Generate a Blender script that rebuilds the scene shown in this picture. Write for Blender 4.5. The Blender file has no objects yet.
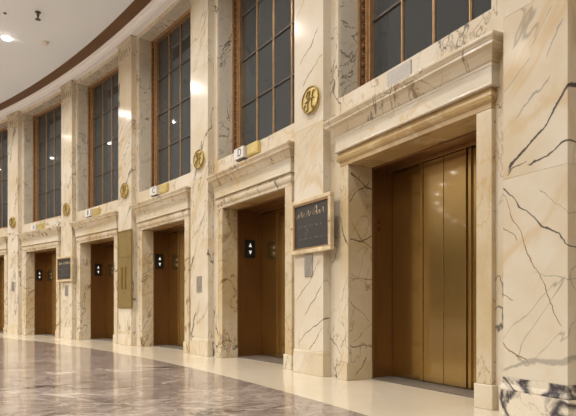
import bpy, bmesh, math, random
from mathutils import Vector, Matrix

# ---------------------------------------------------------------- camera
SC = bpy.context.scene
COL = SC.collection
PI = math.pi
CAM_H = 0.85
cam_d = bpy.data.cameras.new('camera')
cam_d.sensor_width = 36.0
cam_d.lens = 35.0
cam_d.shift_y = (306.8 - 208.0) / 576.0
cam_d.clip_end = 300
cam = bpy.data.objects.new('camera', cam_d)
cam.location = (0, 0, CAM_H)
cam.rotation_euler = (PI / 2, 0, 0)
COL.objects.link(cam)
SC.camera = cam

# ---------------------------------------------------------------- world, exposure
w = bpy.data.worlds.new('world')
SC.world = w
w.use_nodes = True
w.node_tree.nodes['Background'].inputs[0].default_value = (1.0, 0.98, 0.95, 1)
w.node_tree.nodes['Background'].inputs[1].default_value = 0.12
SC.view_settings.view_transform = 'Standard'
SC.view_settings.look = 'None'
SC.view_settings.gamma = 1.0
SC.view_settings.use_curve_mapping = False
SC.view_settings.exposure = 0.0
LAMP_COL = (1.0, 0.985, 0.96)
LAMP_W = 106.0

# ---------------------------------------------------------------- the curve of the lobby
CX, CY, R = -32.7335, -12.5830, 38.4492       # centre of the curved wall, radius of the surround fronts
A0, DA = 1.07820, 0.087243                    # bay five angle, angle between bays
ZC = 6.93                                     # ceiling height
ZH = 2.488                                    # head of the lift openings
HW = 0.958                                    # half width of the lift openings
RW = 0.06                                     # wall plane (depth behind the surround fronts)

def bay_angle(b):
    return A0 - DA * (5 - b)

def pol(a, r, z=0.0):
    return Vector((CX + (R + r) * math.sin(a), CY + (R + r) * math.cos(a), z))

# ---------------------------------------------------------------- helpers
def tag(o, label=None, cat=None, group=None, kind=None):
    if label: o['label'] = label
    if cat: o['category'] = cat
    if group: o['group'] = group
    if kind: o['kind'] = kind
    return o

def empty(name, loc, rz=0.0):
    o = bpy.data.objects.new(name, None)
    o.empty_display_size = 0.1
    COL.objects.link(o)
    o.location = loc
    o.rotation_euler = (0, 0, rz)
    return o

def bay_empty(name, b, u=0.0, r=0.0, z=0.0):
    a = bay_angle(b)
    c = pol(a, r, z)
    c += Vector((math.cos(a), -math.sin(a), 0)) * u
    return empty(name, c, -a)

def mesh_obj(name, bm, mat, parent=None, bevel=0.0, smooth=False, seg=2):
    bmesh.ops.recalc_face_normals(bm, faces=bm.faces[:])
    me = bpy.data.meshes.new(name)
    bm.to_mesh(me)
    bm.free()
    if mat is not None: me.materials.append(mat)
    if smooth:
        for p in me.polygons: p.use_smooth = True
    o = bpy.data.objects.new(name, me)
    COL.objects.link(o)
    if parent: o.parent = parent
    if bevel > 0:
        m = o.modifiers.new('bevel', 'BEVEL')
        m.width = bevel
        m.segments = seg
        m.limit_method = 'ANGLE'
        m.angle_limit = math.radians(40)
    return o

def box(bm, x0, x1, y0, y1, z0, z1):
    v = [bm.verts.new(p) for p in ((x0, y0, z0), (x1, y0, z0), (x1, y1, z0), (x0, y1, z0),
                                   (x0, y0, z1), (x1, y0, z1), (x1, y1, z1), (x0, y1, z1))]
    for f in ((0, 3, 2, 1), (4, 5, 6, 7), (0, 1, 5, 4), (1, 2, 6, 5), (2, 3, 7, 6), (3, 0, 4, 7)):
        bm.faces.new([v[i] for i in f])

def B(*bs):
    bm = bmesh.new()
    for b in bs: box(bm, *b)
    return bm

def moulding(bm, prof, hwb, y0=RW, cx=0.0):
    """solid moulding on the wall plane y0, returned at both ends; prof = (projection, z) bottom to top"""
    rows = []
    for p, z in prof:
        rows.append([bm.verts.new((cx + s * (hwb + p), y0 - q, z)) for s, q in ((-1, 0), (-1, p), (1, p), (1, 0))])
    for i in range(len(rows) - 1):
        A, C = rows[i], rows[i + 1]
        for k in range(4):
            j = (k + 1) % 4
            bm.faces.new((A[k], A[j], C[j], C[k]))
    bm.faces.new(rows[0][::-1])
    bm.faces.new(rows[-1])

def cyl(bm, c, axis, r0, r1, depth, n=32):
    """frustum from point c along the axis"""
    ax = Vector(axis).normalized()
    u = ax.orthogonal().normalized()
    v = ax.cross(u)
    c = Vector(c)
    a = [bm.verts.new(c + (u * math.cos(t) + v * math.sin(t)) * r0) for t in [2 * PI * k / n for k in range(n)]]
    b = [bm.verts.new(c + ax * depth + (u * math.cos(t) + v * math.sin(t)) * r1) for t in [2 * PI * k / n for k in range(n)]]
    for k in range(n):
        j = (k + 1) % n
        bm.faces.new((a[k], a[j], b[j], b[k]))
    bm.faces.new(a[::-1])
    bm.faces.new(b)

def lathe(bm, prof, axis_o, n=32):
    """prof = (radius, height), turned about the vertical through axis_o"""
    o = Vector(axis_o)
    rings = []
    for r, h in prof:
        rings.append([bm.verts.new(o + Vector((r * math.cos(2 * PI * k / n), r * math.sin(2 * PI * k / n), h))) for k in range(n)])
    for i in range(len(rings) - 1):
        for k in range(n):
            j = (k + 1) % n
            bm.faces.new((rings[i][k], rings[i][j], rings[i + 1][j], rings[i + 1][k]))
    bm.faces.new(rings[0])
    bm.faces.new(rings[-1])

def spline(pts, n=8):
    P = [Vector(p) for p in pts]
    out = []
    for i in range(len(P) - 1):
        p0, p1, p2, p3 = P[max(i - 1, 0)], P[i], P[i + 1], P[min(i + 2, len(P) - 1)]
        for k in range(n):
            t = k / n
            out.append(0.5 * ((2 * p1) + (p2 - p0) * t + (2 * p0 - 5 * p1 + 4 * p2 - p3) * t * t + (3 * p1 - p0 - 3 * p2 + p3) * t ** 3))
    out.append(P[-1])
    return out

def tube(bm, pts, rad, n=8, taper=None):
    m = len(pts)
    rings = []
    for i, p in enumerate(pts):
        d = (pts[min(i + 1, m - 1)] - pts[max(i - 1, 0)])
        if d.length < 1e-9: d = Vector((1, 0, 0))
        d.normalize()
        u = d.cross(Vector((0, 1, 0)))
        if u.length < 1e-4: u = d.orthogonal()
        u.normalize()
        v = d.cross(u)
        rr = rad * (taper(i / max(1, m - 1)) if taper else 1)
        rings.append([bm.verts.new(p + (u * math.cos(2 * PI * k / n) + v * math.sin(2 * PI * k / n)) * rr) for k in range(n)])
    for i in range(m - 1):
        for k in range(n):
            j = (k + 1) % n
            bm.faces.new((rings[i][k], rings[i][j], rings[i + 1][j], rings[i + 1][k]))
    bm.faces.new(rings[0])
    bm.faces.new(rings[-1])

def sweep(bm, prof, a_from, a_to, n, closed=True):
    """profile of (r, z) swept round the lobby"""
    rings = []
    for k in range(n + 1):
        a = a_from + (a_to - a_from) * k / n
        rings.append([bm.verts.new(pol(a, r, z)) for r, z in prof])
    m = len(prof)
    for k in range(n):
        for i in range(m if closed else m - 1):
            j = (i + 1) % m
            bm.faces.new((rings[k][i], rings[k][j], rings[k + 1][j], rings[k + 1][i]))
    if closed:
        bm.faces.new(rings[0])
        bm.faces.new(rings[-1][::-1])

# ---------------------------------------------------------------- materials
def new_mat(name):
    m = bpy.data.materials.new(name)
    m.use_nodes = True
    nt = m.node_tree
    for n in list(nt.nodes):
        if n.type != 'OUTPUT_MATERIAL' and n.type != 'BSDF_PRINCIPLED': nt.nodes.remove(n)
    return m, nt, nt.nodes['Principled BSDF']

def simple(name, col, rough=0.5, metal=0.0, emit=None, estr=0.0, vary=0.0, vscale=8.0, stretch=(1, 1, 1), spec=0.5):
    m, nt, b = new_mat(name)
    b.inputs['Base Color'].default_value = (*col, 1)
    b.inputs['Roughness'].default_value = rough
    b.inputs['Metallic'].default_value = metal
    b.inputs['Specular IOR Level'].default_value = spec
    if emit:
        b.inputs['Emission Color'].default_value = (*emit, 1)
        b.inputs['Emission Strength'].default_value = estr
    if vary:
        tc = nt.nodes.new('ShaderNodeTexCoord')
        mp = nt.nodes.new('ShaderNodeMapping')
        mp.inputs['Scale'].default_value = stretch
        nz = nt.nodes.new('ShaderNodeTexNoise')
        nz.inputs['Scale'].default_value = vscale
        nz.inputs['Detail'].default_value = 5
        rp = nt.nodes.new('ShaderNodeValToRGB')
        rp.color_ramp.elements[0].position = 0.3
        rp.color_ramp.elements[1].position = 0.7
        rp.color_ramp.elements[0].color = (*[c * (1 - vary) for c in col], 1)
        rp.color_ramp.elements[1].color = (*[min(1, c * (1 + vary)) for c in col], 1)
        L = nt.links.new
        L(tc.outputs['Object'], mp.inputs['Vector'])
        L(mp.outputs['Vector'], nz.inputs['Vector'])
        L(nz.outputs['Fac'], rp.inputs['Fac'])
        L(rp.outputs['Color'], b.inputs['Base Color'])
        mr = nt.nodes.new('ShaderNodeMapRange')
        mr.inputs['To Min'].default_value = max(0.02, rough - min(0.07, vary * 0.6))
        mr.inputs['To Max'].default_value = rough + min(0.07, vary * 0.6)
        L(nz.outputs['Fac'], mr.inputs['Value'])
        L(mr.outputs['Result'], b.inputs['Roughness'])
    return m

def marble(name, base, tint, layers, rough=0.2, rot=(0, 0, 0), squash=(1, 1, 1), tone_scale=0.9, per_object=True, coord='Object', dirt=0.0, dirt_col=(0.45, 0.3, 0.12), spec=0.5, swing=None, lines=()):
    """polished marble: clouded ground colour and layers of branching veins
       layer = (scale, width, colour, strength, mask scale, mask low, mask high, warp)"""
    m, nt, b = new_mat(name)
    N, L = nt.nodes.new, nt.links.new
    tc = N('ShaderNodeTexCoord')
    vec = tc.outputs[coord]
    if per_object:
        oi = N('ShaderNodeObjectInfo')
        ml = N('ShaderNodeMath'); ml.operation = 'MULTIPLY'; ml.inputs[1].default_value = 173.0
        L(oi.outputs['Random'], ml.inputs[0])
        ad = N('ShaderNodeVectorMath'); ad.operation = 'ADD'
        L(vec, ad.inputs[0]); L(ml.outputs[0], ad.inputs[1])
        vec = ad.outputs[0]
    mp = N('ShaderNodeMapping')
    mp.inputs['Rotation'].default_value = rot
    if swing and per_object:
        vr = N('ShaderNodeVectorRotate'); vr.rotation_type = 'Y_AXIS'
        an = N('ShaderNodeMath'); an.operation = 'MULTIPLY_ADD'; an.inputs[1].default_value = swing[1] - swing[0]; an.inputs[2].default_value = swing[0]
        L(oi.outputs['Random'], an.inputs[0]); L(an.outputs[0], vr.inputs['Angle']); L(vec, vr.inputs['Vector'])
        vec = vr.outputs[0]
    L(vec, mp.inputs['Vector'])
    mp2 = N('ShaderNodeMapping')
    mp2.inputs['Scale'].default_value = squash
    L(mp.outputs[0], mp2.inputs['Vector'])
    plain = mp.outputs[0]
    vec = mp2.outputs[0]
    tone = N('ShaderNodeTexNoise'); tone.inputs['Scale'].default_value = tone_scale; tone.inputs['Detail'].default_value = 6
    tone.inputs['Roughness'].default_value = 0.6
    L(plain, tone.inputs['Vector'])
    rp = N('ShaderNodeValToRGB')
    rp.color_ramp.elements[0].position = 0.32; rp.color_ramp.elements[0].color = (*tint, 1)
    rp.color_ramp.elements[1].position = 0.6; rp.color_ramp.elements[1].color = (*base, 1)
    L(tone.outputs['Fac'], rp.inputs['Fac'])
    col = rp.outputs['Color']
    for i, (sc, wd, vc, st, ms, lo, hi, warp) in enumerate(layers):
        nz = N('ShaderNodeTexNoise'); nz.inputs['Scale'].default_value = sc; nz.inputs['Detail'].default_value = 5
        nz.inputs['Roughness'].default_value = 0.52; nz.inputs['Distortion'].default_value = warp
        of = N('ShaderNodeVectorMath'); of.operation = 'ADD'; of.inputs[1].default_value = (7.3 * i, 3.1 * i, 11.7 * i)
        L(vec, of.inputs[0]); L(of.outputs[0], nz.inputs['Vector'])
        sb = N('ShaderNodeMath'); sb.operation = 'SUBTRACT'; sb.inputs[1].default_value = 0.5
        L(nz.outputs['Fac'], sb.inputs[0])
        ab = N('ShaderNodeMath'); ab.operation = 'ABSOLUTE'; L(sb.outputs[0], ab.inputs[0])
        mr = N('ShaderNodeMapRange'); mr.interpolation_type = 'SMOOTHSTEP'
        mr.inputs['From Min'].default_value = 0.0; mr.inputs['From Max'].default_value = wd
        mr.inputs['To Min'].default_value = 1.0; mr.inputs['To Max'].default_value = 0.0
        L(ab.outputs[0], mr.inputs['Value'])
        mk = N('ShaderNodeTexNoise'); mk.inputs['Scale'].default_value = ms; mk.inputs['Detail'].default_value = 3
        L(of.outputs[0], mk.inputs['Vector'])
        mm = N('ShaderNodeMapRange'); mm.interpolation_type = 'SMOOTHSTEP'
        mm.inputs['From Min'].default_value = lo; mm.inputs['From Max'].default_value = hi
        mm.inputs['To Max'].default_value = st
        L(mk.outputs['Fac'], mm.inputs['Value'])
        mu = N('ShaderNodeMath'); mu.operation = 'MULTIPLY'
        L(mr.outputs[0], mu.inputs[0]); L(mm.outputs[0], mu.inputs[1])
        mx = N('ShaderNodeMix'); mx.data_type = 'RGBA'
        L(mu.outputs[0], mx.inputs['Factor']); L(col, mx.inputs['A'])
        mx.inputs['B'].default_value = (*vc, 1)
        col = mx.outputs['Result']
    if lines:
        wz = N('ShaderNodeTexNoise'); wz.inputs['Scale'].default_value = 3.0; wz.inputs['Detail'].default_value = 6
        L(tc.outputs['Object'], wz.inputs['Vector'])
        wm = N('ShaderNodeMath'); wm.operation = 'MULTIPLY_ADD'; wm.inputs[1].default_value = 0.22; wm.inputs[2].default_value = -0.11
        L(wz.outputs['Fac'], wm.inputs[0])
        ww = N('ShaderNodeTexNoise'); ww.inputs['Scale'].default_value = 6.0; ww.inputs['Detail'].default_value = 5; ww.inputs['Roughness'].default_value = 0.7
        L(tc.outputs['Object'], ww.inputs['Vector'])
    for (pl, q0, z0, q1, z1, wd, vc, st) in lines:
        ln = math.hypot(q1 - q0, z1 - z0)
        e, n_ = ((q1 - q0) / ln, (z1 - z0) / ln), (-(z1 - z0) / ln, (q1 - q0) / ln)
        ax = (lambda a, c: (a, 0, c)) if pl == 'x' else (lambda a, c: (0, a, c))
        sb = N('ShaderNodeVectorMath'); sb.operation = 'SUBTRACT'; sb.inputs[1].default_value = ax(q0, z0)
        L(tc.outputs['Object'], sb.inputs[0])
        dt = N('ShaderNodeVectorMath'); dt.operation = 'DOT_PRODUCT'; dt.inputs[1].default_value = ax(e[0] / ln, e[1] / ln)
        dd = N('ShaderNodeVectorMath'); dd.operation = 'DOT_PRODUCT'; dd.inputs[1].default_value = ax(*n_)
        L(sb.outputs[0], dt.inputs[0]); L(sb.outputs[0], dd.inputs[0])
        aw = N('ShaderNodeMath'); aw.operation = 'ADD'; L(dd.outputs['Value'], aw.inputs[0]); L(wm.outputs[0], aw.inputs[1])
        ab = N('ShaderNodeMath'); ab.operation = 'ABSOLUTE'; L(aw.outputs[0], ab.inputs[0])
        wk = N('ShaderNodeMath'); wk.operation = 'MULTIPLY'; wk.inputs[1].default_value = wd * 1.45; L(ww.outputs['Fac'], wk.inputs[0])
        dv = N('ShaderNodeMath'); dv.operation = 'DIVIDE'; L(ab.outputs[0], dv.inputs[0]); L(wk.outputs[0], dv.inputs[1])
        m1 = N('ShaderNodeMapRange'); m1.interpolation_type = 'SMOOTHSTEP'; m1.inputs['From Min'].default_value = 0.4
        m1.inputs['From Max'].default_value = 1.0; m1.inputs['To Min'].default_value = 1.0; m1.inputs['To Max'].default_value = 0.0
        L(dv.outputs[0], m1.inputs['Value'])
        tt = N('ShaderNodeMath'); tt.operation = 'SUBTRACT'; tt.inputs[1].default_value = 0.5; L(dt.outputs['Value'], tt.inputs[0])
        ta = N('ShaderNodeMath'); ta.operation = 'ABSOLUTE'; L(tt.outputs[0], ta.inputs[0])
        m2 = N('ShaderNodeMapRange'); m2.interpolation_type = 'SMOOTHSTEP'; m2.inputs['From Min'].default_value = 0.42
        m2.inputs['From Max'].default_value = 0.52; m2.inputs['To Min'].default_value = st; m2.inputs['To Max'].default_value = 0.0
        L(ta.outputs[0], m2.inputs['Value'])
        mu = N('ShaderNodeMath'); mu.operation = 'MULTIPLY'; L(m1.outputs[0], mu.inputs[0]); L(m2.outputs[0], mu.inputs[1])
        mx = N('ShaderNodeMix'); mx.data_type = 'RGBA'
        L(mu.outputs[0], mx.inputs['Factor']); L(col, mx.inputs['A']); mx.inputs['B'].default_value = (*vc, 1)
        col = mx.outputs['Result']
    if dirt:
        dn = N('ShaderNodeTexNoise'); dn.inputs['Scale'].default_value = 2.6; dn.inputs['Detail'].default_value = 7
        L(plain, dn.inputs['Vector'])
        dm = N('ShaderNodeMapRange'); dm.inputs['From Min'].default_value = 0.5; dm.inputs['From Max'].default_value = 0.75
        dm.inputs['To Max'].default_value = dirt
        L(dn.outputs['Fac'], dm.inputs['Value'])
        mx = N('ShaderNodeMix'); mx.data_type = 'RGBA'
        L(dm.outputs[0], mx.inputs['Factor']); L(col, mx.inputs['A']); mx.inputs['B'].default_value = (*dirt_col, 1)
        col = mx.outputs['Result']
    L(col, b.inputs['Base Color'])
    b.inputs['Roughness'].default_value = rough
    b.inputs['Specular IOR Level'].default_value = spec
    return m

CREAM, CREAM2 = (0.655, 0.585, 0.468), (0.56, 0.45, 0.29)
BROWNV, GREYV, GOLDV = (0.20, 0.11, 0.035), (0.10, 0.09, 0.085), (0.52, 0.33, 0.12)
veins = [(0.8, 0.006, GREYV, 0.95, 0.7, 0.44, 0.54, 0.25),
         (1.7, 0.009, BROWNV, 0.85, 0.9, 0.44, 0.56, 0.35),
         (1.3, 0.04, GOLDV, 0.5, 0.8, 0.44, 0.62, 0.6),
         (3.0, 0.016, (0.30, 0.24, 0.16), 0.75, 0.8, 0.45, 0.58, 0.35)]
M = {}
M['shaft'] = marble('cream pilaster marble', CREAM, CREAM2, veins, rough=0.17, squash=(1.0, 1.0, 0.22), swing=(-1.0, 0.2), spec=0.13)
DK, BR, GY = (0.06, 0.05, 0.045), (0.24, 0.14, 0.05), (0.34, 0.30, 0.25)
soft = [(0.9, 0.006, GREYV, 0.45, 0.7, 0.50, 0.60, 0.25), (1.3, 0.04, GOLDV, 0.4, 0.8, 0.46, 0.64, 0.6), (3.0, 0.012, GY, 0.4, 0.8, 0.47, 0.6, 0.35)]
PORTAL_BASE, PORTAL_TINT = (0.65, 0.57, 0.435), (0.52, 0.395, 0.22)
M['shaft_right'] = marble('long veined pilaster marble', CREAM, CREAM2, soft, rough=0.17, squash=(1.0, 1.0, 0.22), rot=(0, -0.7, 0), spec=0.13, lines=[
    ('x', 0.34, 2.45, -0.24, 1.88, 0.022, DK, 0.95), ('x', 0.36, 2.03, -0.05, 1.90, 0.014, DK, 0.9), ('x', -0.05, 1.93, -0.25, 1.88, 0.008, DK, 0.8),
    ('x', 0.19, 2.99, -0.03, 2.77, 0.010, GY, 0.9), ('x', 0.127, 2.54, -0.17, 2.30, 0.012, GY, 0.9), ('x', -0.013, 2.70, -0.26, 2.51, 0.008, GY, 0.8),
    ('x', 0.28, 2.86, 0.10, 2.66, 0.010, GY, 0.9), ('x', -0.37, 1.86, 0.33, 1.23, 0.010, DK, 0.9), ('x', -0.32, 1.80, 0.0, 1.20, 0.007, BR, 0.9),
    ('x', -0.02, 1.25, 0.26, 0.71, 0.009, BR, 0.9), ('x', 0.0, 1.12, 0.35, 1.02, 0.006, GY, 0.8), ('x', -0.37, 0.66, -0.05, 0.40, 0.009, BR, 0.95),
    ('x', -0.31, 0.36, 0.35, 0.49, 0.03, GY, 0.75), ('x', -0.30, 1.5, -0.15, 1.35, 0.008, BR, 0.8), ('x', -0.33, 1.0, -0.2, 0.88, 0.008, BR, 0.8),
    ('x', 0.05, 1.72, 0.30, 1.45, 0.006, GY, 0.8)])
M['shaft_sign'] = marble('brown veined pilaster marble', CREAM, CREAM2, soft, rough=0.17, squash=(1.0, 1.0, 0.22), rot=(0, -0.7, 0), spec=0.13, lines=[
    ('x', -0.20, 3.95, 0.24, 4.27, 0.012, BR, 0.8), ('x', -0.14, 3.68, 0.33, 3.92, 0.012, BR, 0.8), ('x', -0.25, 0.38, 0.40, 0.75, 0.012, DK, 0.85),
    ('x', -0.30, 0.92, 0.28, 1.40, 0.014, BR, 0.8), ('x', 0.02, 0.30, 0.33, 0.60, 0.010, BR, 0.8), ('x', -0.3, 2.9, 0.3, 3.2, 0.01, GY, 0.6),
    ('x', -0.1, 0.75, 0.3, 1.1, 0.012, BR, 0.8), ('x', -0.3, 4.6, 0.2, 5.0, 0.01, BR, 0.7)])
M['portal_near'] = marble('boldly veined portal marble', PORTAL_BASE, PORTAL_TINT,
    [(2.6, 0.02, GOLDV, 0.6, 1.0, 0.42, 0.58, 0.8), (3.4, 0.014, (0.25, 0.17, 0.09), 0.7, 1.1, 0.46, 0.58, 0.6)], rough=0.2, rot=(0.4, 0, 0), squash=(1, 1, 0.5), dirt=0.25, lines=[
    ('x', -1.19, 2.05, -0.97, 1.55, 0.013, DK, 0.95), ('x', -1.12, 0.9, -0.96, 1.2, 0.008, BR, 0.8), ('x', -1.12, 0.35, -0.96, 0.55, 0.008, BR, 0.8),
    ('y', 0.03, 2.40, 0.36, 2.20, 0.014, DK, 0.95), ('y', 0.02, 1.62, 0.36, 1.69, 0.013, DK, 0.9), ('y', 0.04, 1.83, 0.36, 1.52, 0.008, BR, 0.9),
    ('y', 0.02, 0.41, 0.36, 0.39, 0.010, DK, 0.9), ('y', 0.10, 0.05, 0.27, 0.26, 0.012, DK, 0.9), ('y', 0.02, 0.93, 0.30, 0.65, 0.008, BR, 0.8),
    ('y', 0.05, 1.25, 0.36, 1.05, 0.007, BR, 0.8), ('y', 0.02, 2.05, 0.30, 2.32, 0.010, DK, 0.8)])
M['wall'] = marble('cream wall marble', CREAM, CREAM2, veins, rough=0.22, rot=(0.2, -0.6, 0.0), squash=(1, 1, 0.5))
M['portal'] = marble('cream portal marble', PORTAL_BASE, PORTAL_TINT,
                     [(1.5, 0.013, BROWNV, 0.9, 0.9, 0.41, 0.52, 0.9), (2.6, 0.025, GOLDV, 0.65, 1.0, 0.42, 0.58, 0.8),
                      (1.1, 0.010, GREYV, 0.92, 0.8, 0.43, 0.53, 0.8), (3.6, 0.02, (0.3, 0.2, 0.1), 0.7, 1.1, 0.44, 0.56, 0.8)], rough=0.2, rot=(0.4, 0.0, 0.0), swing=(-1.0, 0.8), squash=(1, 1, 0.5), dirt=0.25)
M['portal_pale'] = marble('pale veined portal marble', (0.62, 0.55, 0.43), (0.52, 0.42, 0.27),
                     [(1.0, 0.010, GREYV, 0.9, 0.8, 0.45, 0.55, 0.8), (2.6, 0.02, GOLDV, 0.6, 1.0, 0.46, 0.62, 0.8)], rough=0.2, rot=(0.0, 0.9, 0.0), squash=(1, 1, 0.5), dirt=0.2, spec=0.25)
M['ochre'] = marble('ochre stained and shaded portal marble', (0.46, 0.32, 0.145), (0.31, 0.18, 0.065),  # ochre stone, its ground also darkened for the shade under the door heads
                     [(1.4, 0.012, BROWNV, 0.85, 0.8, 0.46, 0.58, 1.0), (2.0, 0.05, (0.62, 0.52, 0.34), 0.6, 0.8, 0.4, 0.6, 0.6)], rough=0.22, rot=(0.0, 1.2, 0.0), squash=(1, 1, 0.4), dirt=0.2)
M['greyveined'] = marble('grey veined marble', (0.63, 0.57, 0.46), (0.50, 0.45, 0.36),
                         [(2.0, 0.016, (0.09, 0.075, 0.06), 0.85, 1.0, 0.40, 0.55, 1.1), (3.4, 0.025, (0.3, 0.24, 0.16), 0.5, 1.2, 0.42, 0.6, 0.8)],
                         rough=0.24, rot=(0.5, 0.3, 0.0), squash=(1, 1, 0.7))
M['dark_plinth'] = marble('black and white veined marble', (0.74, 0.66, 0.53), (0.60, 0.52, 0.40),
                          [(2.6, 0.10, (0.035, 0.03, 0.04), 0.97, 1.0, 0.36, 0.46, 1.6), (5.0, 0.03, (0.12, 0.11, 0.11), 0.7, 1.5, 0.42, 0.58, 1.2)],
                          rough=0.18, rot=(0, 0.8, 0), squash=(1, 1, 0.6))
M['border'] = marble('cream floor border marble', (0.66, 0.575, 0.445), (0.60, 0.51, 0.37),
                     [(0.8, 0.012, GOLDV, 0.3, 0.5, 0.5, 0.66, 0.6)], rough=0.14, tone_scale=0.5, per_object=False)
M['floor'] = marble('grey rose floor marble', (0.31, 0.25, 0.21), (0.20, 0.155, 0.13),
                    [(0.8, 0.018, (0.60, 0.52, 0.43), 0.75, 0.6, 0.42, 0.56, 1.0), (2.0, 0.024, (0.54, 0.46, 0.38), 0.65, 0.8, 0.40, 0.56, 1.0),
                     (0.55, 0.016, (0.035, 0.025, 0.02), 0.95, 0.9, 0.53, 0.59, 0.7), (4.2, 0.04, (0.44, 0.37, 0.31), 0.55, 1.2, 0.38, 0.55, 1.0), (3.0, 0.035, (0.10, 0.075, 0.06), 0.65, 0.9, 0.45, 0.58, 1.0)],
                    rough=0.12, rot=(0, 0, -0.3), squash=(0.7, 1.0, 1), tone_scale=1.6, per_object=False, spec=0.4)
M['ceiling'] = simple('white ceiling paint', (0.81, 0.86, 0.92), 0.6)
M['cornice_white'] = simple('white cornice paint', (0.88, 0.87, 0.88), 0.45)
M['brown'] = simple('brown painted ceiling band', (0.15, 0.075, 0.03), 0.5, vary=0.08, vscale=2)
M['bronze'] = simple('bronze frame', (0.47, 0.29, 0.145), 0.36, 0.7, vary=0.15, vscale=14)
M['bronze_dark'] = simple('dark bronze ornament', (0.17, 0.09, 0.04), 0.36, 0.7, vary=0.25, vscale=14)
M['door'] = simple('brushed bronze door', (0.50, 0.325, 0.105), 0.22, 0.95, vary=0.02, vscale=5, stretch=(14, 14, 0.2))
_b = M['door'].node_tree.nodes['Principled BSDF']
_b.inputs['Coat Weight'].default_value = 0.9
_b.inputs['Coat Roughness'].default_value = 0.05
M['jamb'] = simple('brown bronze jamb', (0.25, 0.13, 0.045), 0.36, 0.8, vary=0.10, vscale=5, stretch=(9, 9, 0.35))
M['brass'] = simple('polished brass', (0.66, 0.52, 0.20), 0.34, 0.55, vary=0.12, vscale=9)
M['brass_dark'] = simple('dark brass', (0.30, 0.20, 0.06), 0.4, 0.6)  # darker brass for rims, monograms, panel frame and bars
M['brass_panel'] = simple('aged brass sheet', (0.42, 0.31, 0.12), 0.36, 0.7, vary=0.12, vscale=4)
M['steel'] = simple('brushed stainless steel', (0.52, 0.48, 0.42), 0.35, 0.75, vary=0.08, vscale=6, stretch=(12, 12, 1))
M['sill'] = simple('grey metal threshold', (0.15, 0.125, 0.10), 0.6, 0.3, vary=0.15, vscale=20)
M['frame_stone'] = simple('tan marble moulding', (0.60, 0.48, 0.30), 0.25, vary=0.2, vscale=6)
M['black'] = simple('black slate plate', (0.05, 0.046, 0.042), 0.4, spec=0.3)
M['blackbox'] = simple('black lantern housing', (0.012, 0.011, 0.010), 0.35)
M['gilt'] = simple('gilt lettering', (0.36, 0.30, 0.19), 0.4, 0.3)
M['gilt_dim'] = simple('worn gilt lettering', (0.16, 0.14, 0.115), 0.5, 0.2)
M['sign_white'] = simple('white sign face', (0.66, 0.63, 0.57), 0.4)
M['sign_ink'] = simple('blue black sign letter', (0.035, 0.04, 0.06), 0.5)
M['grey_plate'] = simple('grey flecked plate', (0.42, 0.385, 0.345), 0.45, vary=0.12, vscale=40)
M['arrow'] = simple('lit lantern arrow', (0.9, 0.9, 0.9), 0.4, emit=(1, 0.97, 0.9), estr=0.5)
M['arrow_red'] = simple('dark red lantern mark', (0.16, 0.02, 0.015), 0.4)
M['lamp'] = simple('lamp lens', (1, 1, 1), 0.5, emit=(1.0, 0.93, 0.82), estr=30)
M['white_plastic'] = simple('white plastic', (0.75, 0.70, 0.62), 0.45)
M['dark_metal'] = simple('dark grey metal', (0.10, 0.09, 0.08), 0.4, 0.6)
M['transom'] = simple('dark brown glazing bar', (0.07, 0.05, 0.035), 0.5)
M['backing'] = simple('dark wall behind glass', (0.10, 0.11, 0.115), 0.7)

def glass_mat():
    m = bpy.data.materials.new('dark window glass')
    m.use_nodes = True
    nt = m.node_tree
    nt.nodes.clear()
    N, L = nt.nodes.new, nt.links.new
    out = N('ShaderNodeOutputMaterial')
    tp = N('ShaderNodeBsdfTransparent'); tp.inputs[0].default_value = (0.75, 0.8, 0.82, 1)
    df = N('ShaderNodeBsdfDiffuse'); df.inputs[0].default_value = (0.06, 0.064, 0.066, 1)
    tr = N('ShaderNodeMixShader'); tr.inputs[0].default_value = 0.8
    L(tp.outputs[0], tr.inputs[1]); L(df.outputs[0], tr.inputs[2])
    gl = N('ShaderNodeBsdfGlossy'); gl.inputs['Color'].default_value = (0.9, 0.96, 1.0, 1); gl.inputs['Roughness'].default_value = 0.03
    fr = N('ShaderNodeFresnel'); fr.inputs['IOR'].default_value = 1.5
    mx = N('ShaderNodeMixShader')
    L(fr.outputs[0], mx.inputs[0]); L(tr.outputs[0], mx.inputs[1]); L(gl.outputs[0], mx.inputs[2])
    L(mx.outputs[0], out.inputs[0])
    return m
M['glass'] = glass_mat()

# ---------------------------------------------------------------- structure: floor, ceiling, walls
AL, AR = bay_angle(-14), bay_angle(12)       # angular extent of the lobby that is built
NSEG = 160
R_IN = -15.0                                  # inner wall of the ring shaped lobby
def ring(name, mat, prof, closed=True, a0=AL, a1=AR, n=NSEG, kind='structure', bevel=0):
    bm = bmesh.new()
    sweep(bm, prof, a0, a1, n, closed)
    o = mesh_obj(name, bm, mat, None, bevel)
    o['kind'] = kind
    return o

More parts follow.
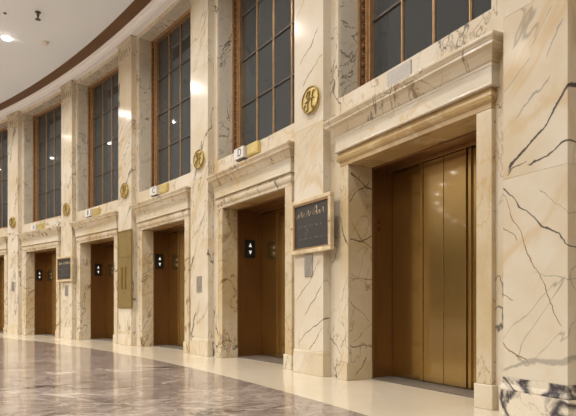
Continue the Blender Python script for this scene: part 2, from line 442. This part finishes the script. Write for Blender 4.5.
tag(ring('floor', M['floor'], [(R_IN, 0), (-1.03, 0), (-1.03, -0.1), (R_IN, -0.1)]), 'polished grey and rose veined marble lobby floor', 'floor')
tag(ring('trim_1', M['border'], [(-1.03, 0.0), (1.3, 0.0), (1.3, -0.1), (-1.03, -0.1)]), 'cream marble floor border along the curved wall', 'floor border')
tag(ring('ceiling', M['ceiling'], [(R_IN, ZC), (-0.47, ZC), (-0.47, ZC + 0.1), (R_IN, ZC + 0.1)]), 'smooth white lobby ceiling', 'ceiling')
tag(ring('trim_2', M['brown'], [(-0.47, ZC), (-0.47, ZC - 0.015), (-0.20, ZC - 0.005), (-0.20, ZC + 0.1), (-0.47, ZC + 0.1)]), 'brown band curving along the ceiling edge', 'ceiling band')
tag(ring('trim_3', M['cornice_white'], [(0.3, 6.785), (-0.078, 6.785), (-0.08, 6.815), (-0.095, 6.82), (-0.098, 6.85), (-0.13, 6.875), (-0.165, 6.885), (-0.168, 6.905), (-0.20, 6.912), (-0.20, 7.03), (0.3, 7.03)]), 'white stepped cornice under the brown ceiling band', 'cornice')
tag(ring('wall_rear', M['wall'], [(R_IN, 0), (R_IN, ZC), (R_IN - 0.2, ZC), (R_IN - 0.2, 0)]), 'plain cream marble wall across the lobby', 'wall')
tag(ring('wall_outer', M['backing'], [(1.3, 0), (1.3, 7.03), (1.45, 7.03), (1.45, 0)]), 'dark wall behind the windows', 'wall')

# the marble wall itself: one curved skin with the openings left out
WIN = {b: (-1.21, 1.21) for b in range(-15, 13)}
WIN[5] = (-1.22, 1.08)
ZS, ZT = 3.335, 6.70                          # window sill and head
DEEP = 0.36
PIERS = {b: (-1.69, 0.335) for b in range(-15, 13)}   # pilaster to the LEFT of bay b: centre, half width
PIERS[5] = (-1.72, 0.335)
PIERS[2] = (-1.62, 0.325)
def build_wall():
    bm = bmesh.new()
    half = DA * R / 2
    def vert(a, r, z): return bm.verts.new(pol(a, r, z))
    zs = [0, ZH + 0.06, ZS, ZT, 6.88]
    for b in range(-14, 12):
        w0, w1 = WIN[b]
        us = sorted([-half, w0, -1.05, -0.35, 0.35, 1.05, w1, half])
        for i in range(len(us) - 1):
            u0, u1 = us[i], us[i + 1]
            um = (u0 + u1) / 2
            for k in range(4):
                z0, z1 = zs[k], zs[k + 1]
                if 0 <= b <= 6:
                    if k == 0 and -1.05 < um < 1.05: continue
                    if k == 2 and w0 < um < w1: continue
                a_0, a_1 = bay_angle(b) + u0 / R, bay_angle(b) + u1 / R
                bm.faces.new((vert(a_0, RW, z0), vert(a_1, RW, z0), vert(a_1, RW, z1), vert(a_0, RW, z1)))
    bmesh.ops.remove_doubles(bm, verts=bm.verts[:], dist=0.001)
    geom = bmesh.ops.extrude_face_region(bm, geom=bm.faces[:])
    for v in [g for g in geom['geom'] if isinstance(g, bmesh.types.BMVert)]:
        d = Vector((v.co.x - CX, v.co.y - CY, 0)).normalized()
        v.co += d * 0.36
    o = mesh_obj('wall_back', bm, M['wall'])
    return tag(o, 'curved cream marble wall of the lift lobby', 'wall', kind='structure')
build_wall()

# ---------------------------------------------------------------- windows
def bump_strip(bm, u, y, z0, z1, wdt, step):
    z = z0 + step / 2
    k = 0
    while z < z1:
        s = -1 if k % 2 else 1
        c = Vector((u + s * wdt * 0.12, y, z))
        h, d = step * 0.56, 0.022
        ring_ = [bm.verts.new(c + Vector((wdt * 0.46 * math.cos(t) + s * wdt * 0.1 * math.sin(2 * t), 0.004, h * math.sin(t)))) for t in [2 * PI * q / 8 for q in range(8)]]
        mid = [bm.verts.new(c + Vector((wdt * 0.3 * math.cos(t), -d, h * 0.6 * math.sin(t)))) for t in [2 * PI * q / 8 for q in range(8)]]
        for q in range(8):
            j = (q + 1) % 8
            bm.faces.new((ring_[q], ring_[j], mid[j], mid[q]))
        bm.faces.new(mid)
        bm.faces.new(ring_[::-1])
        z += step
        k += 1

def window(b):
    w0, w1 = WIN[b]
    t = bay_empty('window_%d' % (b + 1), b)
    tag(t, ['tall dark bronze framed window cut off by the left edge', 'tall bronze window above the lift door marked A', 'tall bronze window above the lift door marked B',
            'tall bronze window above the lift door marked C', 'tall bronze window above the lift door marked D',
            'tall bronze window above the big gold lift door at right', 'tall bronze window beyond the right pilaster'][b], 'window', kind='structure')
    # marble reveal slabs
    mesh_obj('reveal_slab', B((w0 - 0.10, w0 + 0.004, RW + 0.003, DEEP + 0.1, ZS - 0.05, ZT + 0.08)), M['greyveined'], t, 0.004)
    mesh_obj('reveal_slab', B((w1 - 0.004, w1 + 0.10, RW + 0.003, DEEP + 0.1, ZS - 0.05, ZT + 0.08)), M['greyveined'], t, 0.004)
    mesh_obj('head_slab', B((w0, w1, RW + 0.003, DEEP + 0.1, ZT - 0.005, ZT + 0.1)), M['greyveined'], t, 0.004)
    mesh_obj('sill', B((w0, w1, RW + 0.003, DEEP + 0.16, ZS - 0.08, ZS + 0.005)), M['wall'], t, 0.004)
    # frame
    f0 = 0.315
    for s, e in ((1, w0), (-1, w1)):
        def bx(a0_, a1_, y0, y1, z0, z1):
            lo, hi = sorted((e + s * a0_, e + s * a1_))
            return (lo, hi, y0, y1, z0, z1)
        st = mesh_obj('stile', B(bx(0, 0.042, f0, 0.48, ZS, ZT), bx(0.042, 0.13, f0 + 0.045, 0.48, ZS, ZT),
                               bx(0.13, 0.155, f0 + 0.02, 0.48, ZS, ZT), bx(0.155, 0.185, f0 + 0.05, 0.48, ZS, ZT)), M['bronze'], t, 0.004)
        bm = bmesh.new()
        bump_strip(bm, e + s * 0.086, f0 + 0.046, ZS + 0.02, ZT - 0.14, 0.08, 0.055)
        mesh_obj('ornament', bm, M['bronze_dark'], st)
    g0, g1 = w0 + 0.185, w1 - 0.185
    mesh_obj('top_rail', B((g0 - 0.1, g1 + 0.1, f0 + 0.01, 0.47, ZT - 0.07, ZT - 0.006)), M['bronze'], t, 0.006)
    mesh_obj('bottom_rail', B((g0 - 0.1, g1 + 0.1, f0 + 0.01, 0.47, ZS + 0.006, ZS + 0.12)), M['bronze'], t, 0.006)
    for k in range(1, 4):
        u = g0 + (g1 - g0) * k / 4 if b != 5 else (-0.5, 0.0, 0.5)[k - 1]
        mesh_obj('mullion', B((u - 0.014, u + 0.014, 0.41, 0.45, ZS + 0.12, ZT - 0.065), (u - 0.008, u + 0.008, 0.40, 0.415, ZS + 0.12, ZT - 0.065)), M['bronze'], t, 0.004)
    for z in (4.27, 5.035, 5.80):
        mesh_obj('transom', B((g0, g1, 0.405, 0.45, z - 0.013, z + 0.013)), M['transom'], t, 0.003)
    mesh_obj('glass', B((g0 - 0.02, g1 + 0.02, 0.425, 0.433, ZS + 0.06, ZT - 0.06)), M['glass'], t)

for b in range(0, 7): window(b)

# ---------------------------------------------------------------- lift doors (doors are part of the setting)
RD = {0: 0.58, 1: 0.55, 2: 0.66, 3: 0.58, 4: 0.73, 5: 0.615, 6: 0.64}
DJ = {0: 0.28, 1: 0.262, 2: 0.29, 3: 0.266, 4: 0.292, 5: 0.342, 6: 0.34}   # depth of each marble reveal
WHICH = ['cut off by the left edge', 'marked A', 'marked B', 'marked C', 'marked D', 'with the widest gold doors at right', 'beyond the right pilaster']
def lift_door(b):
    rd = RD[b]
    t = bay_empty('door_%d' % (b + 1), b)
    tag(t, 'bronze lift door ' + WHICH[b], 'elevator door', kind='structure')
    y0 = DJ[b] + 0.001
    for s in (-1, 1):
        lo, hi = sorted((s * HW, s * (HW + 0.12)))
        bm = B((lo, hi, y0, rd + 0.12, 0.0, ZH + 0.1))
        lo, hi = sorted((s * (HW - 0.012), s * (HW + 0.02)))
        box(bm, lo, hi, y0, y0 + 0.03, 0.0, ZH)
        mesh_obj('jamb', bm, M['jamb'], t, 0.004)
    mesh_obj('head', B((-HW, HW, y0, rd + 0.12, ZH, ZH + 0.1), (-HW, HW, y0, y0 + 0.05, ZH - 0.02, ZH + 0.02), (-HW, HW, rd - 0.05, rd - 0.02, ZH - 0.035, ZH + 0.02)), M['jamb'], t, 0.004)
    edges = [-HW, -0.435, -0.07, 0.25, HW]
    offs = [0.03, 0.0, 0.0, 0.03]
    for k in range(4):
        a_, c_ = edges[k] + 0.004, edges[k + 1] - 0.004
        y = rd + offs[k]
        bm = B((a_, c_, y, y + 0.03, 0.02, ZH + 0.02))
        if k == 1: box(bm, a_, a_ + 0.045, y - 0.012, y + 0.01, 0.02, ZH + 0.02)
        if k == 3: box(bm, a_ + 0.01, a_ + 0.05, y - 0.02, y + 0.01, 0.02, ZH + 0.02)
        mesh_obj('door_panel', bm, M['door'], t, 0.003)
    bm = B((-HW, HW, y0 - 0.02, rd + 0.12, 0.0, 0.012))
    for q in range(3):
        yy = rd - 0.10 + q * 0.035
        box(bm, -HW, HW, yy, yy + 0.012, 0.012, 0.018)
    mesh_obj('threshold', bm, M['sill'], t, 0.002)
for b in range(0, 7): lift_door(b)

# ---------------------------------------------------------------- marble door surrounds
def surround(b):
    t = bay_empty('door_surround', b)
    tag(t, 'cream marble door surround with cornice framing the lift ' + WHICH[b], 'door surround', 'marble lift door surrounds')
    for s in (-1, 1):
        lo, hi = sorted((s * HW, s * 1.125))
        lg = mesh_obj('jamb_pier', B((lo, hi, 0.0, DJ[b], 0.205, ZH - 0.001)), M['portal_near'] if b == 5 else M['portal'], t, 0.006)
        lo, hi = sorted((s * (HW - 0.006), s * 1.15))
        mesh_obj('plinth', B((lo, hi, -0.022, DJ[b], 0.0, 0.205)), M['portal_near'] if b == 5 else M['portal'], lg, 0.006)
    # architrave: plain soffit slab and a swelling front
    bm = bmesh.new()
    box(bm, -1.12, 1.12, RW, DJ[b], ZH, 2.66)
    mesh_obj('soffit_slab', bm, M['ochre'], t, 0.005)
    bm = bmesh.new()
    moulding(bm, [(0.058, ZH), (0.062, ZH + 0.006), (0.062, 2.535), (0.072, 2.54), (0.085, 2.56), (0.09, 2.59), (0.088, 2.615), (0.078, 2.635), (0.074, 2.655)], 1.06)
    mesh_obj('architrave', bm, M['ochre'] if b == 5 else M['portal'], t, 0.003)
    bm = bmesh.new()
    moulding(bm, [(0.106, 2.655), (0.112, 2.66), (0.112, 2.675), (0.10, 2.68), (0.10, 2.815), (0.106, 2.825), (0.106, 2.845)], 1.06)
    mesh_obj('frieze', bm, M['portal_pale'], t, 0.003)
    bm = bmesh.new()
    moulding(bm, [(0.10, 2.845), (0.115, 2.858), (0.12, 2.87), (0.128, 2.90), (0.15, 2.93), (0.182, 2.95), (0.19, 2.952), (0.19, 2.978), (0.198, 2.982), (0.198, 2.992), (0.206, 2.998), (0.213, 3.012), (0.214, 3.034), (0.02, 3.05)], 1.06)
    mesh_obj('cornice', bm, M['portal'], t, 0.003)
for b in range(0, 7): surround(b)

# ---------------------------------------------------------------- pilasters
def volute(bm, c, rad, s):
    pts = [Vector(c) + Vector((s * rad * (1 - 0.28 * th / PI) * math.cos(th), 0, -rad * (1 - 0.28 * th / PI) * math.sin(th))) for th in [k * PI / 9 for k in range(0, 26)]]
    tube(bm, pts, rad * 0.17, 6)

def pilaster(b, label, cu=None, hw=None, dark=False, stone='shaft'):
    stone = M[stone]
    c0, h0 = PIERS[b]
    cu = c0 if cu is None else cu
    hw = h0 if hw is None else hw
    t = bay_empty('pilaster', b, cu)
    a = bay_angle(b) + cu / R
    t.location = pol(a, 0, 0)
    t.rotation_euler = (0, 0, -a)
    tag(t, label, 'pilaster', 'marble pilasters along the curved wall')
    P = 0.11
    hb = hw - P
    def blk(name, z0, z1, mat, parent=t, bev=0.004):
        bm = bmesh.new()
        moulding(bm, [(P, z0), (P, z1)], hb)
        return mesh_obj(name, bm, mat, parent, bev)
    bm = bmesh.new()
    e = 0.022 if dark else 0.012
    moulding(bm, [(P + e, 0.0), (P + e, 0.20 if dark else 0.245)], hb)
    mesh_obj('plinth', bm, M['dark_plinth'] if dark else stone, t, 0.005)
    bm = bmesh.new()
    moulding(bm, [(P + 0.02, 0.20), (P + 0.022, 0.215), (P + 0.016, 0.235), (P + 0.006, 0.25), (P + 0.003, 0.30)] if dark else [(P + 0.008, 0.245), (P + 0.008, 0.285), (P + 0.002, 0.30)], hb)
    mesh_obj('base', bm, M['dark_plinth'] if dark else stone, t, 0.003)
    zz = [0.30, 1.85 if dark else 2.02, 3.12, 5.05, 6.34]
    for i in range(4):
        blk('slab', zz[i], zz[i + 1], stone)
    bm = bmesh.new()
    moulding(bm, [(P, 6.34), (P + 0.008, 6.345), (P + 0.012, 6.36), (P + 0.008, 6.375), (P, 6.38), (P - 0.002, 6.46), (P, 6.6), (P + 0.008, 6.68), (P + 0.012, 6.70),
                  (P + 0.012, 6.72), (P + 0.022, 6.73), (P + 0.022, 6.765), (P + 0.016, 6.775), (P + 0.012, 6.783)], hb)
    cap = mesh_obj('capital', bm, stone, t, 0.003)
    for s in (-1, 1):
        bm = bmesh.new()
        volute(bm, (s * (hw - 0.07), RW - P - 0.012, 6.63), 0.065, s)
        mesh_obj('volute', bm, stone, cap, smooth=True)
    bm = bmesh.new()
    for k in range(5):
        x = (k - 2) * hw * 0.36
        pts = spline([(x, RW - P, 6.39), (x, RW - P - 0.012, 6.48), (x * 1.02, RW - P - 0.018, 6.53), (x * 1.03, RW - P - 0.028, 6.54)], 5)
        tube(bm, pts, 0.022, 6, lambda q: 1 - 0.6 * q)
    mesh_obj('leaf_row', bm, stone, cap, smooth=True)
    return t

pilaster(1, 'narrow looking veined pilaster at far left beside the cut off lift')
pilaster(2, 'pilaster carrying the small framed black plaque, between lifts A and B')
pilaster(3, 'pilaster carrying the tall brass panel, between lifts B and C')
pilaster(4, 'pale pilaster between lift C and lift D, with only a small steel plate')
pilaster(5, 'pale pilaster behind the large framed black plaque, left of the gold lift', stone='shaft_sign')
pilaster(5, 'wide veined pilaster at right with black and white veined base', cu=1.592, hw=0.288, dark=True, stone='shaft_right')
pilaster(0, 'pilaster beyond the left edge of the cut off lift')
pilaster(7, 'pilaster beyond the right edge of the photo')

# ---------------------------------------------------------------- medallions
def pier_frame(name, b, du, z, r=-0.05, cu=None):
    c = (PIERS[b][0] if cu is None else cu) + du
    a = bay_angle(b) + (PIERS[b][0] if cu is None else cu) / R
    n = Vector((math.cos(a), -math.sin(a), 0))
    return empty(name, pol(a, r, z) + n * du, -a)

def medallion(b, du, label):
    t = pier_frame('monogram_medallion', b, du, 3.43)
    tag(t, label, 'medallion', 'round brass monogram medallions')
    bm = bmesh.new()
    cyl(bm, (0, 0.0, 0), (0, -1, 0), 0.165, 0.155, 0.03, 48)
    bmesh.ops.scale(bm, vec=(1.15, 1, 1), verts=bm.verts[:])
    mesh_obj('disc', bm, M['brass'], t, 0.004)
    bm = bmesh.new()
    tube(bm, [Vector((0.182 * math.cos(k * PI / 24), -0.03, 0.158 * math.sin(k * PI / 24))) for k in range(49)], 0.012, 8)
    mesh_obj('rim', bm, M['brass_dark'], t, smooth=True)
    bm = bmesh.new()
    y = -0.036
    strokes = [[(-0.05, -0.11), (-0.045, -0.04), (-0.02, 0.04), (0.0, 0.11)],
               [(0.035, -0.10), (0.04, -0.02), (0.06, 0.06), (0.085, 0.10), (0.10, 0.08)],
               [(-0.105, -0.02), (-0.03, 0.0), (0.04, 0.015), (0.10, 0.0)],
               [(0.0, 0.11), (-0.05, 0.10), (-0.08, 0.05), (-0.05, 0.03)],
               [(-0.05, -0.11), (-0.10, -0.125), (-0.135, -0.08), (-0.10, -0.04), (-0.06, -0.07)],
               [(0.035, -0.10), (0.06, -0.12), (0.09, -0.10)]]
    for s in strokes:
        tube(bm, spline([(x, y, z) for x, z in s], 8), 0.008, 6)
    mesh_obj('monogram', bm, M['brass_dark'], t, smooth=True)
medallion(1, 0.04, 'small brass monogram medallion on the far left pilaster')
medallion(2, 0.04, 'brass monogram medallion on the pilaster above the small black plaque')
medallion(3, 0.04, 'brass monogram medallion on the pilaster above the tall brass panel')
medallion(4, 0.04, 'brass monogram medallion on the pilaster between lifts C and D')
medallion(5, 0.09, 'largest brass monogram medallion, on the pilaster above the large black plaque')

# ---------------------------------------------------------------- lettered lift signs on the cornices
def text_mesh(name, body, size, depth, mat, parent, loc):
    cu = bpy.data.curves.new(name, 'FONT')
    cu.body = body
    cu.size = size
    cu.extrude = depth
    cu.align_x = 'CENTER'
    cu.align_y = 'CENTER'
    tmp = bpy.data.objects.new('tmp', cu)
    COL.objects.link(tmp)
    bpy.context.view_layer.update()
    me = bpy.data.meshes.new_from_object(tmp.evaluated_get(bpy.context.evaluated_depsgraph_get()))
    bpy.data.objects.remove(tmp)
    bpy.data.curves.remove(cu)
    me.transform(Matrix.Translation(loc) @ Matrix.Rotation(PI / 2, 4, 'X'))
    me.materials.clear()
    me.materials.append(mat)
    me.name = name
    o = bpy.data.objects.new(name, me)
    COL.objects.link(o)
    o.parent = parent
    return o

def lift_sign(b, letter, u, z):
    t = bay_empty('lift_sign', b, u, 0.0, z)
    tag(t, 'white lift sign lettered %s with brass box, under the window sill' % letter, 'sign', 'lettered lift signs')
    y1 = RW - 0.001
    mesh_obj('face', B((-0.15, 0.15, -0.05, y1, 0.0, 0.17)), M['sign_white'], t, 0.004)
    mesh_obj('shadow_strip', B((-0.12, 0.13, -0.03, y1, -0.02, 0.0)), M['dark_metal'], t, 0.004)  # dark strip standing in for the shadow below the white face
    text_mesh('letter', letter, 0.17, 0.002, M['sign_ink'], t, (0.03, -0.051, 0.085))
    bm = B((0.17, 0.50, 0.0, y1, 0.0, 0.175))
    box(bm, 0.19, 0.48, -0.006, 0.02, 0.018, 0.157)
    mesh_obj('brass_box', bm, M['brass'], t, 0.005)
for b, l, u, z in ((1, 'A', -0.36, 3.075), (2, 'B', -0.38, 3.105), (3, 'C', -0.30, 3.125), (4, 'D', -0.29, 3.15)):
    lift_sign(b, l, u, z)

t = bay_empty('grey_plate', 5, -0.12, RW, 3.21)
tag(t, 'blank grey plate on the window sill band above the gold lift', 'plate')
mesh_obj('plate', B((-0.19, 0.19, -0.012, 0.0, -0.10, 0.10)), M['grey_plate'], t, 0.003)

# ---------------------------------------------------------------- plaques
def squiggle(bm, x0, x1, z, h, y, rad, rnd, slant=0.3):
    x = x0
    pts = []
    k = 0
    while x < x1:
        hh = h * (0.5 + 0.5 * rnd.random()) * (1 if k % 2 else 0)
        pts.append((x + slant * hh, y, z + hh))
        x += h * (0.28 + 0.3 * rnd.random())
        k += 1
    if len(pts) > 2: tube(bm, spline(pts, 4), rad, 4)

def word_line(bm, x0, x1, z, h, y, rad, rnd):
    x = x0
    while x < x1 - h:
        n = min(x1, x + h * (1.6 + 2.6 * rnd.random()))
        squiggle(bm, x, n, z, h, y, rad, rnd)
        x = n + h * 0.6

def plaque(b, u0, u1, z0, z1, label, seed, bright=True):
    cu = (u0 + u1) / 2
    t = bay_empty('framed_plaque', b)
    a = bay_angle(b) + cu / R
    t.location = pol(a, -0.05, z0)
    t.rotation_euler = (0, 0, -a)
    tag(t, label, 'plaque', 'framed black plaques on the pilasters')
    hw, h = (u1 - u0) / 2, z1 - z0
    y1, y0 = 0.0, -0.06
    fw = 0.05
    mesh_obj('frame', B((-hw, hw, y0, y1, 0, fw), (-hw, hw, y0, y1, h - fw, h), (-hw, -hw + fw, y0, y1, fw, h - fw), (hw - fw, hw, y0, y1, fw, h - fw)), M['frame_stone'], t, 0.008)
    e = 0.022
    x, zA, zB = hw - fw, fw, h - fw
    mesh_obj('inner_trim', B((-x, x, y0 + 0.012, y1, zA, zA + e), (-x, x, y0 + 0.012, y1, zB - e, zB), (-x, -x + e, y0 + 0.012, y1, zA + e, zB - e), (x - e, x, y0 + 0.012, y1, zA + e, zB - e)), M['bronze'], t, 0.003)
    mesh_obj('plate', B((-x + e, x - e, y0 + 0.03, y1, zA + e, zB - e)), M['black'], t)
    rnd = random.Random(seed)
    yy = y0 + 0.029
    bm = bmesh.new()
    word_line(bm, -x + 0.06, x - 0.10, h * 0.68, 0.075, yy, 0.007, rnd)
    squiggle(bm, 0.03, 0.16, h * 0.70, 0.10, yy, 0.008, rnd)
    mesh_obj('title', bm, M['gilt'], t)
    bm = bmesh.new()
    word_line(bm, -x + 0.10, x - 0.16, h * 0.475, 0.035, yy, 0.0035, rnd)
    word_line(bm, -x + 0.10, x - 0.06, h * 0.245, 0.035, yy, 0.0035, rnd)
    tube(bm, [Vector((-0.11 + 0.035 * math.cos(k * PI / 8), yy, h * 0.39 + 0.035 * math.sin(k * PI / 8))) for k in range(17)], 0.0035, 4)
    mesh_obj('lettering', bm, M['gilt_dim'], t)
    for s in (-1, 1):
        bm = bmesh.new()
        cyl(bm, (s * (hw - fw / 2), y0, h * 0.5), (0, -1, 0), 0.014, 0.010, 0.012, 12)
        mesh_obj('bolt', bm, M['bronze'], t)
plaque(5, -2.05, -1.15, 1.52, 2.205, 'large black plaque with gilt lettering in marble frame, left of the gold lift', 4)
plaque(2, -2.12, -1.20, 1.52, 2.19, 'small looking framed black plaque between lift A and lift B', 9)

# tall brass panel
t = pier_frame('brass_panel', 3, 0.04, 0.82)
tag(t, 'tall aged brass panel with raised bars on pilaster between lifts B and C', 'panel')
W_, H_ = 0.355, 1.73
mesh_obj('frame', B((-W_, W_, -0.03, 0, 0, 0.03), (-W_, W_, -0.03, 0, H_ - 0.03, H_), (-W_, -W_ + 0.03, -0.03, 0, 0.03, H_ - 0.03), (W_ - 0.03, W_, -0.03, 0, 0.03, H_ - 0.03)), M['brass_dark'], t, 0.004)
mesh_obj('upper_sheet', B((-W_ + 0.03, W_ - 0.03, -0.022, 0, 1.14, H_ - 0.03)), M['brass_panel'], t, 0.003)
mesh_obj('lower_sheet', B((-W_ + 0.03, W_ - 0.03, -0.026, 0, 0.03, 1.13)), M['brass_panel'], t, 0.003)
mesh_obj('seam_strip', B((-W_ + 0.03, W_ - 0.03, -0.034, -0.02, 1.125, 1.15)), M['brass_dark'], t, 0.003)
for x in (-0.12, 0.07):
    mesh_obj('bar', B((x - 0.022, x + 0.022, -0.05, -0.025, 0.42, 0.92)), M['brass_dark'], t, 0.005)

# steel call plates
def call_plate(b, du, z, label, h=0.28, wd=0.18):
    t = pier_frame('call_plate', b, du, z)
    tag(t, label, 'call plate', 'steel lift call plates')
    mesh_obj('plate', B((-wd / 2, wd / 2, -0.014, 0, -h / 2, h / 2)), M['steel'], t, 0.003)
    for s in (-1, 1):
        bm = bmesh.new()
        cyl(bm, (0, -0.014, s * 0.045), (0, -1, 0), 0.021, 0.019, 0.006, 20)
        mesh_obj('button', bm, M['steel'], t)
call_plate(5, 0.02, 1.37, 'steel call plate directly below the large black plaque')
call_plate(4, 0.02, 1.25, 'steel call plate on pilaster between lifts C and D')
call_plate(2, 0.02, 1.28, 'steel call plate directly below the small black plaque')
call_plate(1, 0.05, 1.47, 'steel call plate on the far left pilaster')

# lanterns on the left jambs
def lantern(b, y0, y1, z0, z1, label, red=False):
    t = bay_empty('hall_lantern', b, -HW, 0, z0)
    tag(t, label, 'lift lantern', 'lift arrow lanterns on the jambs')
    h = z1 - z0
    ym = (y0 + y1) / 2
    if not red:
        mesh_obj('housing', B((-0.004, 0.025, y0, y1, 0, h)), M['blackbox'], t, 0.004)
    x0 = 0.0245 if not red else -0.002
    for k, s in ((0.70, 1), (0.30, -1)):
        bm = bmesh.new()
        w_ = 0.026
        zc = h * k
        tri = [(ym - w_, zc - s * 0.03), (ym + w_, zc - s * 0.03), (ym, zc + s * 0.035)]
        a = [bm.verts.new((x0, y, z)) for y, z in tri]
        c = [bm.verts.new((x0 + 0.008, y, z)) for y, z in tri]
        bm.faces.new(a); bm.faces.new(c[::-1])
        for i in range(3):
            j = (i + 1) % 3
            bm.faces.new((a[i], a[j], c[j], c[i]))
        mesh_obj('arrow', bm, M['arrow_red'] if red else M['arrow'], t)
lantern(4, 0.425, 0.62, 1.685, 1.99, 'black two arrow lantern inside the lift marked D')
lantern(3, 0.31, 0.49, 1.68, 1.995, 'black two arrow lantern inside the lift marked C')
lantern(2, 0.39, 0.58, 1.67, 1.985, 'black two arrow lantern inside the lift marked B')
lantern(1, 0.31, 0.485, 1.65, 1.965, 'black two arrow lantern inside the lift marked A')
lantern(5, 0.40, 0.48, 1.68, 1.945, 'dark red unlit arrow pair on the gold lift left jamb', red=True)

# ---------------------------------------------------------------- ceiling fittings
def downlight(a, r, label, energy):
    p = pol(a, r, ZC)
    t = empty('ceiling_downlight', p, 0)
    tag(t, label, 'ceiling light', 'round ceiling downlights')
    bm = bmesh.new()
    lathe(bm, [(0.10, 0.0), (0.125, 0.0), (0.125, -0.008), (0.105, -0.014), (0.10, -0.008)], (0, 0, 0), 28)
    mesh_obj('trim_ring', bm, M['white_plastic'], t)
    bm = bmesh.new()
    lathe(bm, [(0.10, -0.006), (0.098, -0.022), (0.075, -0.04), (0.03, -0.05)], (0, 0, 0), 28)
    mesh_obj('lens', bm, M['lamp'], t)
    ld = bpy.data.lights.new('downlight_glow', 'AREA')
    ld.shape = 'DISK'
    ld.size = 0.19
    ld.energy = energy
    ld.color = LAMP_COL
    ld.spread = math.radians(150)
    lo = bpy.data.objects.new('downlight_glow', ld)
    COL.objects.link(lo)
    lo.parent = t
    lo.location = (0, 0, -0.055)
for b in range(-9, 10):
    for r, k in ((-1.95, 0.62), (-6.6, 1.05), (-9.8, 1.05)):
        if (r == -1.95 and b < -2) or (r == -6.6 and b < -5): continue
        if r == -1.95:
            lab = 'round white ceiling downlight glowing near the left edge' if b == 2 else 'round ceiling downlight beyond the frame, in the row nearest the windows'
        else:
            lab = 'round ceiling downlight beyond the frame, farther from the windows'
        downlight(bay_angle(b + {2: -0.10, 3: 0.1}.get(b, 0.0)), r, lab, LAMP_W * k * (1.15 if b < 6 else 0.6))

def ceiling_at(px, py):
    Y = 560 * (ZC - CAM_H) / (306.8 - py)
    return Vector(((px - 288) * Y / 560, Y, ZC))

t = empty('sprinkler', ceiling_at(38, 12))
tag(t, 'small dark pendant sprinkler head hanging from the white ceiling', 'sprinkler')
bm = bmesh.new(); lathe(bm, [(0.055, 0.0), (0.06, -0.012), (0.03, -0.022)], (0, 0, 0), 20)
mesh_obj('escutcheon', bm, M['dark_metal'], t)
bm = bmesh.new(); lathe(bm, [(0.028, -0.018), (0.028, -0.08), (0.018, -0.09), (0.018, -0.14)], (0, 0, 0), 16)
mesh_obj('body', bm, M['dark_metal'], t)
bm = bmesh.new(); lathe(bm, [(0.012, -0.135), (0.055, -0.15), (0.055, -0.158), (0.01, -0.162)], (0, 0, 0), 20)
mesh_obj('deflector', bm, M['dark_metal'], t)

t = empty('smoke_detector', ceiling_at(45, 42))
tag(t, 'round white smoke detector on the ceiling near the brown band', 'smoke detector')
bm = bmesh.new(); lathe(bm, [(0.085, 0.0), (0.085, -0.02), (0.08, -0.025)], (0, 0, 0), 28)
mesh_obj('base', bm, M['white_plastic'], t)
bm = bmesh.new(); lathe(bm, [(0.07, -0.022), (0.068, -0.045), (0.05, -0.06), (0.02, -0.062)], (0, 0, 0), 28)
mesh_obj('cap', bm, M['white_plastic'], t)

t = empty('ceiling_sensor', ceiling_at(5, 13))
tag(t, 'tiny dark round fitting in the ceiling corner at top left', 'ceiling fitting')
bm = bmesh.new(); lathe(bm, [(0.032, 0.0), (0.034, -0.012), (0.018, -0.022)], (0, 0, 0), 16)
mesh_obj('cover', bm, M['dark_metal'], t)
